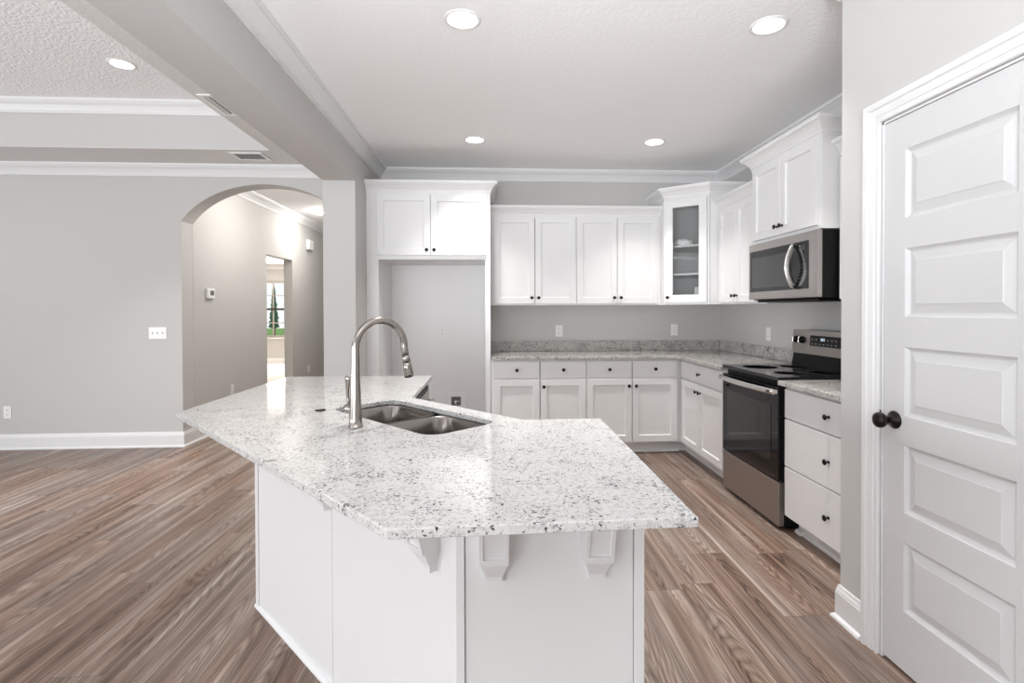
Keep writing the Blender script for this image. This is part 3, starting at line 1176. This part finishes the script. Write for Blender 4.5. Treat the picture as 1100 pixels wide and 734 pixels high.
# ------------------------------------------------------------------ microwave over the range
mz0, mz1 = 1.388, 1.799
MWW = mw0 - .006 - (mw1 + .002)
t = thing('microwave_oven', 'stainless steel over the range microwave with curved handle', 'microwave', (1.905, mw0 - .004, 0), RR)
md = XR - 1.905 - .004
b = new(); box(b, .002, MWW, .036, md, mz0 + .004, mz1 - .002, .003)
obj('case', b, 'black', t)
b = new(); box(b, 0, MWW, 0, .035, mz0 + .008, mz1 - .002, .004, 2)
fr = obj('door', b, 'steel', t)
b = new(); prism(b, rounded_rect(.022, MWW - .080, mz0 + .062, mz1 - .055, .006, 3), 0, .0022, fn=lambda u, v, w_: (u, -w_, v))
wp = obj('window_panel', b, 'blackglass', fr)
b = new(); prism(b, rounded_rect(.060, MWW - .265, mz0 + .088, mz1 - .105, .006, 3), .0023, .0032, fn=lambda u, v, w_: (u, -w_, v))
obj('window', b, 'mwglass', wp)
for i in range(7):
    for j in range(3):
        x = MWW - .178 + j * .026
        z = mz0 + .082 + i * .022
        b = new()
        prism(b, [(x, z), (x + .010, z), (x + .010, z + .0025), (x, z + .0025)], .0023, .0027, fn=lambda u, v, w_: (u, -w_, v))
        obj('control_icon', b, 'badge', wp)
b = new(); prism(b, [(MWW - .172, mz1 - .108), (MWW - .112, mz1 - .108), (MWW - .112, mz1 - .082), (MWW - .172, mz1 - .082)], .0023, .0027, fn=lambda u, v, w_: (u, -w_, v))
obj('clock_display', b, 'mwglass', wp)
b = new()
hp = []
for i in range(15):
    s = i / 14
    hp.append((MWW - .212, -.010 - .046 * math.sin(PI * s) ** .8, mz0 + .070 + .270 * s))
tube(b, hp, [(.021, .008)] * 15, 14)
obj('handle', b, 'handle_steel', fr)
b = new(); box(b, .05, MWW - .05, .04, md - .03, mz0 - .014, mz0 + .0035, .004)
obj('vent_grille', b, 'black', t)

# ------------------------------------------------------------------ island
U = Vector((.678, -.7355)); U.normalize()
NI = Vector((-U.y, U.x))          # towards the kitchen
P0 = Vector((-1.087, 2.403))      # foot of the seating-side face, shoe moulding included
def SD(s, d):
    p = P0 + U * s + NI * d
    return (p.x, p.y)

FYI = 1.343                       # short front face
sc = (P0.y + NI.y * .012 - FYI) / -U.y
corner = SD(sc, .012)
XI = .391
pl0 = SD(.034, .012)
t = thing('kitchen_island', 'white panelled angled kitchen island base with corbels, under the granite top', 'island', (0, 0, 0))
outer = [pl0, corner, (XI, FYI), (XI, 1.91)]
dd = .532
ex = P0.x + (dd - (1.91 - P0.y) * NI.y) / NI.x
outer.append((ex, 1.91))
fy = P0.y + (dd - (-.425 - P0.x) * NI.x) / NI.y
outer += [(-.425, fy), (-.425, 2.615), (-1.02, 2.615), (-1.02, 3.225), (-.425, 3.225), (-.425, 3.285), (pl0[0], 3.285)]
b = new()
sweep(b, outer, [(0, 0), (.018, 0), (.018, .8935), (0, .8935)], 1, closed=True)
obj('base', b, 'cab', t)
# skin panels on the seating side, with a seam, plus the corner boards
def slab_sd(name, s0, s1, d0, d1, z0, z1, bev=.0015):
    b = new()
    prism(b, [SD(s0, d0), SD(s1, d0), SD(s1, d1), SD(s0, d1)], z0, z1, bev=bev)
    return obj(name, b, 'cab', t)
slab_sd('panel', .069, .7665, .002, .0115, 0, .8932)
slab_sd('panel', .7695, sc - .052, .002, .0115, 0, .8932)
slab_sd('corner_board', .036, .0665, -.003, .0115, 0, .8932)
b = new()
prism(b, [SD(sc - .050, .0115), SD(sc - .050, -.004), SD(sc - .012, -.004), (corner[0] - .004, FYI - .014), (corner[0] + .016, FYI - .014), (corner[0] + .016, FYI - .0005), (corner[0] + .0005, FYI - .0005)], 0, .8932)
obj('corner_board', b, 'cab', t)
b = new(); box(b, corner[0] + .019, XI - .029, FYI - .008, FYI - .0005, 0, .8932, .001)
obj('panel', b, 'cab', t)
b = new(); box(b, XI - .027, XI + .0, FYI - .012, FYI - .0005, 0, .8932, .0015)
obj('corner_board', b, 'cab', t)
SHOE = [(0, 0), (.017, 0), (.016, .008), (.011, .014), (.003, .018), (0, .018)]
b = new()
sweep(b, [(pl0[0] + .0, 3.28), (pl0[0] - .003, pl0[1]), SD(sc - .01, -.004), (corner[0] + .0, FYI - .014), (XI, FYI - .014)], SHOE, -1)
obj('shoe_molding', b, 'cab', t)
b = new()
sweep(b, [SD(.030, -.003), SD(sc - .02, -.003)], [(0, .874), (.010, .874), (.010, .8932), (0, .8932)], -1)
obj('scribe_molding', b, 'cab', t)


# corbels
def corbel(org, out, label=None):
    """org: (x, y) on the face; out: unit vector away from the face"""
    ox, oy = org
    out = Vector(out).normalized()
    sd = Vector((-out.y, out.x))
    W2 = .0365
    z1 = .8930
    out_at = [(.175, z1), (.160, .880), (.136, .862), (.113, .838), (.094, .810), (.079, .780), (.066, .745), (.056, .712), (.052, .692)]
    fn = lambda u, v, w_: (ox + out.x * u + sd.x * w_, oy + out.y * u + sd.y * w_, v)
    b = new()
    prism(b, [(0, z1)] + out_at + [(0, .692)], -W2, W2, fn=fn)
    # tapering foot
    def ringq(hw, d, z):
        return [b.verts.new(fn(0, z, -hw)), b.verts.new(fn(d, z, -hw)), b.verts.new(fn(d, z, hw)), b.verts.new(fn(0, z, hw))]
    rg = [ringq(*q) for q in ((W2 - .001, .049, .6918), (W2 - .005, .044, .680), (W2 - .011, .034, .664), (W2 - .015, .026, .650), (W2 - .016, .024, .640), (W2 - .016, .024, .630))]
    for a_, c_ in zip(rg, rg[1:]):
        for i in range(4):
            j = (i + 1) % 4
            b.faces.new((a_[i], a_[j], c_[j], c_[i]))
    b.faces.new(rg[0]); b.faces.new(rg[-1])
    cb = obj('corbel', b, 'cab', t)
    # raised borders round the recessed front and cheeks
    b = new()
    rim = [(d_ + .0055, z) for d_, z in reversed(out_at[1:])]
    for s0, s1 in ((-W2, -W2 + .010), (W2 - .010, W2)):
        prism(b, out_at[1:] + rim, s0, s1, fn=fn)
    prism(b, [(.0550, .709), (.0515, .692), (.0575, .692), (.0610, .709)], -W2 + .010, W2 - .010, fn=fn)
    obj('border', b, 'cab', cb)
    return cb


nout = -NI
for s in (.738, 1.356):
    corbel(SD(s, .0018), nout)
for x in (-.001, .262):
    corbel((x, FYI - .0082), (0, -1))

# island countertop with its sink cut-out
IT = .914
TH = .0205
HOLE = rounded_rect(.405, 1.112, .172, .480, .062, 8)
hole = [SD(s, d) for s, d in HOLE]
ev = P0.x + (.565 - (1.943 - P0.y) * NI.y) / NI.x
fv = P0.y + (.565 - (-.385 - P0.x) * NI.x) / NI.y
top_poly = [(-1.285, 3.312), (-1.278, 2.166), (-.201, .984), (.403, 1.004), (.403, 1.943), (ev, 1.943), (-.385, fv), (-.385, 3.296)]
b = new(); prism(b, top_poly, IT - TH, IT, holes=[hole], bev=.002)
o = obj('island_countertop', b, 'granite')
tag(o, 'large angled speckled granite island countertop with a sink cut out', 'countertop')

# undermount double sink
t = thing('kitchen_sink', 'undermount stainless steel double bowl sink in the island', 'sink', (*SD(.7585, .326), .70), math.atan2(U.y, U.x))
# local: x along U (s - .7585), y towards the kitchen (d - .326), z from .70
ZT = IT - TH - .0025 - .70


def bowl(x0, x1, y0, y1, depth, rim):
    b = new()
    t2 = bmesh.new()
    lv = [(rim, .0, .074), (.0, 0, .068), (-.003, -.006, .066), (-.008, -.10, .064), (-.014, -depth + .045, .060), (-.024, -depth + .018, .055), (-.045, -depth + .003, .045), (-.07, -depth, .03)]
    rings = []
    for off, dz, r in lv:
        pts = rounded_rect(x0 - off, x1 + off, y0 - off, y1 + off, max(r, .01), 8)
        rings.append([t2.verts.new((p[0], p[1], ZT + dz)) for p in pts])
    for a, c in zip(rings, rings[1:]):
        n = len(a)
        for i in range(n):
            j = (i + 1) % n
            t2.faces.new((a[i], a[j], c[j], c[i]))
    t2.faces.new(rings[-1])
    for f in t2.faces:
        f.smooth = True
    merge(b, t2)
    o = obj('bowl', b, 'sink', t)
    md_ = o.modifiers.new('thickness', 'SOLIDIFY')
    md_.thickness = .0012
    md_.offset = 1
    b = new()
    mt = Matrix.Translation(((x0 + x1) / 2, (y0 + y1) / 2 + .02, ZT - depth + .0005))
    lathe(b, [(.056, 0), (.056, .002), (.050, .0035), (.042, .001), (.020, .0008), (.018, .004), (0, .005)], 28, mt)
    obj('drain', b, 'handle_steel', o)


bowl(-.3585, -.012, -.160, .160, .19, .006)
bowl(.012, .3585, -.160, .160, .19, .006)

# pull-down faucet
fx, fyy = -.486, 1.858
t = thing('kitchen_faucet', 'brushed nickel gooseneck pull down faucet beside the island sink', 'faucet', (fx, fyy, IT), math.atan2(NI.y, NI.x))
# local x points over the sink
b = new()
pts = [(0, 0, z) for z in (.0004, .004, .0065, .03, .09, .16, .22, .255)]
rads = [.0255, .0255, .0225, .0215, .0190, .0162, .0145, .0138]
R_, cx_, zc = .100, .100, .274
A1 = math.radians(-4)
n = 26
for i in range(n + 1):
    a = PI + (A1 - PI) * i / n
    pts.append((cx_ + R_ * math.cos(a), 0, zc + R_ * math.sin(a)))
    rads.append(.0134)
dirv = Vector((.20, 0, -1)).normalized()
p = Vector(pts[-1])
for k_ in (.012, .026):
    pts.append(tuple(p + dirv * k_))
    rads.append(.0134 + .02 * k_)
tube(b, pts, rads, 28)
obj('spout', b, 'nickel', t)
p = Vector(pts[-1])
b = new()
q = [p + dirv * k for k in (.0006, .014, .028, .0285, .030, .0305, .05, .072, .086)]
tube(b, q, [.0140, .0146, .0152, .0140, .0140, .0154, .0164, .0176, .0172], 28)
obj('spray_head', b, 'nickel', t)
b = new()
# side hub and lever, on the far left of the body
mt = Matrix.Translation((0, .014, .060)) @ Matrix.Rotation(-PI / 2, 4, 'X')
lathe(b, [(.0150, 0), (.0155, .016), (.0195, .021), (.0205, .030), (.0195, .040), (.014, .047), (0, .049)], 24, mt)
hub = obj('handle_hub', b, 'nickel', t)
b = new()
tube(b, [(0, .044, .072), (-.002, .050, .090), (-.004, .050, .112), (-.006, .046, .134), (-.008, .042, .152), (-.010, .039, .166), (-.011, .038, .176), (-.011, .038, .181)],
     [(.008, .008), (.0055, .006), (.0055, .0065), (.006, .009), (.0065, .0125), (.0065, .0135), (.006, .011), (.002, .005)], 16)
obj('lever', b, 'nickel', t)

# dark cover over a spare tap hole
b = new()
lathe(b, [(.022, .0003), (.022, .003), (.018, .006), (0, .007)], 28)
o = obj('hole_cover', b, 'bronze')
o.location = (-.712, 2.176, IT)
tag(o, 'small dark round hole cover on the granite, left of the faucet', 'cover')

# dishwasher in the far leg of the island
t = thing('dishwasher', 'dishwasher with dark top edge under the far end of the island countertop', 'dishwasher', (-.425, 2.62, 0), PI / 2)
# facing +x: local x runs to +y, local y goes to -x (into the island)
b = new(); box(b, .003, .597, .004, .57, .03, .868)
for x in (.03, .54):
    for y in (.05, .5):
        box(b, x, x + .03, y, y + .03, 0, .03)
obj('tub', b, 'darktub', t)
b = new(); box(b, .003, .597, -.028, .003, .11, .840, .004, 2)
dd_ = obj('door', b, 'steel', t)
b = new(); box(b, .003, .597, -.024, .003, .8405, .868, .003)
obj('control_strip', b, 'black', t)
b = new()
tube(b, [(.08, -.062, .79), (.52, -.062, .79)], [.009, .009], 12)
for x in (.1, .5):
    box(b, x - .006, x + .006, -.062, -.0285, .784, .796)
obj('handle', b, 'handle_steel', dd_)


# ------------------------------------------------------------------ wall plates and small fittings
def frame_for(loc, facing):
    """rotation so that local -y faces the given direction"""
    return math.atan2(facing[1], facing[0]) + PI / 2


def outlet(label, loc, facing, group='white wall outlets'):
    t = thing('wall_outlet', label, 'outlet', loc, frame_for(loc, facing), group)
    b = new(); box(b, -.036, .036, -.006, -.0003, -.058, .058, .002)
    obj('cover_plate', b, 'plastic', t)
    for z in (-.022, .022):
        b = new()
        prism(b, rounded_rect(-.0165, .0165, z - .0145, z + .0145, .006, 3), .0062, .0085, fn=lambda u, v, w_: (u, -w_, v))
        so = obj('socket', b, 'plastic', t)
        b = new()
        for x in (-.006, .006):
            box(b, x - .0013, x + .0013, -.0092, -.0086, z - .002, z + .008)
        box(b, -.0022, .0022, -.0092, -.0086, z - .011, z - .006)
        obj('slots', b, 'slot', so)
    return t


outlet('white outlet above the backsplash below the four door wall cabinets', (.668, YB, 1.11), (0, -1))
outlet('white outlet above the backsplash on the back wall near the corner', (1.868, YB, 1.115), (0, -1))
outlet('white outlet on the right kitchen wall left of the range', (XR, 4.34, 1.112), (-1, 0))
outlet('white outlet high on the wall inside the refrigerator alcove', (-.515, YB - .006, 1.11), (0, -1))
outlet('white outlet low on the grey living room wall above the baseboard', (-4.655, YL, .357), (0, -1))
outlet('white outlet low on the hall wall before the doorway, just above the countertop edge', (XH, 6.20, .41), (1, 0))
outlet('white outlet low on the hall wall beyond the doorway', (XH, 8.70, .375), (1, 0))

t = thing('light_switch', 'white triple light switch plate on the grey wall left of the arch', 'switch', (-3.26, YL, 1.11), 0)
b = new(); box(b, -.083, .083, -.006, -.0003, -.058, .058, .002)
obj('cover_plate', b, 'plastic', t)
for x in (-.046, 0, .046):
    b = new()
    box(b, x - .0055, x + .0055, -.0075, -.0062, -.0125, .0125, .0005)
    box(b, x - .004, x + .004, -.017, -.0076, .001, .010, .001)
    obj('toggle', b, 'icon', t)

t = thing('thermostat', 'white thermostat with dark screen on the hall wall', 'thermostat', (XH, 5.73, 1.51), frame_for(None, (1, 0)))
b = new(); box(b, -.075, .075, -.028, -.0003, -.055, .055, .006, 2)
obj('housing', b, 'plastic', t)
b = new(); box(b, -.025, .050, -.0295, -.0282, -.020, .030)
obj('screen', b, 'slot', t)
t = thing('door_chime', 'white door chime box high on the hall wall beyond the doorway', 'chime', (XH, 8.72, 2.395), frame_for(None, (1, 0)))
b = new(); box(b, -.11, .11, -.055, -.0003, -.08, .08, .010, 2)
obj('cover', b, 'plastic', t)
b = new()
for i in range(5):
    box(b, -.06, .06, -.0562, -.0552, -.04 + i * .018, -.036 + i * .018)
obj('grille', b, 'icon', t)

# water supply box in the refrigerator alcove
t = thing('water_supply_box', 'recessed water supply box low on the wall of the refrigerator alcove', 'supply box', (-.375, YB - .006, .405), 0)
b = new()
for x0, x1, z0, z1 in ((-.085, -.055, -.085, .085), (.042, .085, -.085, .085), (-.055, .042, .045, .085), (-.055, .042, -.085, -.045)):
    box(b, x0, x1, -.010, -.0003, z0, z1)
obj('frame', b, 'plastic', t)
b = new(); box(b, -.055, .042, -.004, -.0003, -.045, .045)
obj('recess', b, 'slot', t)
b = new()
tube(b, [(-.01, -.014, -.045), (-.01, -.014, .012)], [.009, .009], 12); tube(b, [(-.03, -.014, .0), (.03, -.014, .0)], [.007, .007], 12)
obj('valve', b, 'handle_steel', t)


# ------------------------------------------------------------------ ceiling fittings
def can_light(label, x, y, z, key='can', group='recessed ceiling lights'):
    t = thing('recessed_light', label, 'ceiling light', (x, y, z), 0, group)
    b = new()
    lathe(b, [(.072, -.0005), (.072, -.004), (.080, -.006), (.090, -.003), (.091, -.0005)], 40)
    obj('trim_ring', b, 'plastic', t)
    b = new()
    lathe(b, [(.0715, -.0004), (.0715, -.0035), (.03, -.0050), (0, -.0054)], 40)
    obj('lens', b, 'lamp', t)
    a = area_light('downlight', (x, y, z - .012), (x, y, 0), .12, .12, CAN_POWER * PW[key], DAY[key], 'DISK', 1.5)
    a.parent = t
    a.matrix_parent_inverse = Matrix.Translation((x, y, z)).inverted()
    return t


can_light('lit recessed ceiling light nearest above the island', -.146, 2.56, CE)
can_light('lit recessed ceiling light nearest the pantry door', 1.374, 2.535, CE)
can_light('lit recessed ceiling light in front of the refrigerator cabinet', -.151, 4.35, CE)
can_light('lit recessed ceiling light in front of the glass door corner cabinet', 1.36, 4.335, CE)
can_light('lit recessed ceiling light in the raised living room ceiling', -2.72, 4.0, TZ, 'livcan')


def dome_light(label, x, y, z):
    t = thing('flush_dome_light', label, 'ceiling light', (x, y, z), 0, 'flush ceiling lights in the hall')
    b = new()
    lathe(b, [(.150, -.0005), (.150, -.018), (.142, -.024), (.138, -.024)], 36)
    obj('base', b, 'plastic', t)
    b = new()
    lathe(b, [(.137, -.0245), (.134, -.042), (.118, -.066), (.088, -.086), (.046, -.098), (0, -.102)], 36)
    obj('dome', b, 'dome', t)


dome_light('lit flush dome light on the hall ceiling beyond the arch, half hidden by the column', -2.40, 7.95, 2.80)
dome_light('lit flush dome light on the hall ceiling just behind the arch', -2.15, 6.05, 2.80)


def register(label, x0, x1, y0, y1, z, along='x'):
    t = thing('air_vent', label, 'vent', ((x0 + x1) / 2, (y0 + y1) / 2, z), 0, 'ceiling air vents')
    hx, hy = (x1 - x0) / 2, (y1 - y0) / 2
    b = new()
    f = .028
    for a0, a1, c0_, c1_ in ((-hx, hx, -hy, -hy + f), (-hx, hx, hy - f, hy), (-hx, -hx + f, -hy + f, hy - f), (hx - f, hx, -hy + f, hy - f)):
        box(b, a0, a1, c0_, c1_, -.008, -.0004)
    obj('frame', b, 'plastic', t)
    b = new(); box(b, -hx + f, hx - f, -hy + f, hy - f, -.0012, -.0004)
    obj('duct', b, 'slot', t)
    b = new()
    n_ = 6
    for i in range(n_):
        if along == 'x':
            y = -hy + f + (2 * hy - 2 * f) * (i + .5) / n_
            pr = [(y + .008, -.0016), (y + .005, -.0016), (y - .006, -.009), (y - .003, -.009)]
            prism(b, pr, -hx + f, hx - f, fn=lambda u, v, w_: (w_, u, v))
        else:
            x = -hx + f + (2 * hx - 2 * f) * (i + .5) / n_
            pr = [(x + .008, -.0016), (x + .005, -.0016), (x - .006, -.009), (x - .003, -.009)]
            prism(b, pr, -hy + f, hy - f, fn=lambda u, v, w_: (u, w_, v))
    obj('louvers', b, 'plastic', t)
    return t


register('white ceiling air vent in the border above the arch', -2.36, -2.07, 4.79, 5.02, CE, 'x')
register('white ceiling air vent beside the beam, half hidden by it', -1.93, -1.66, 3.52, 3.89, CE, 'y')
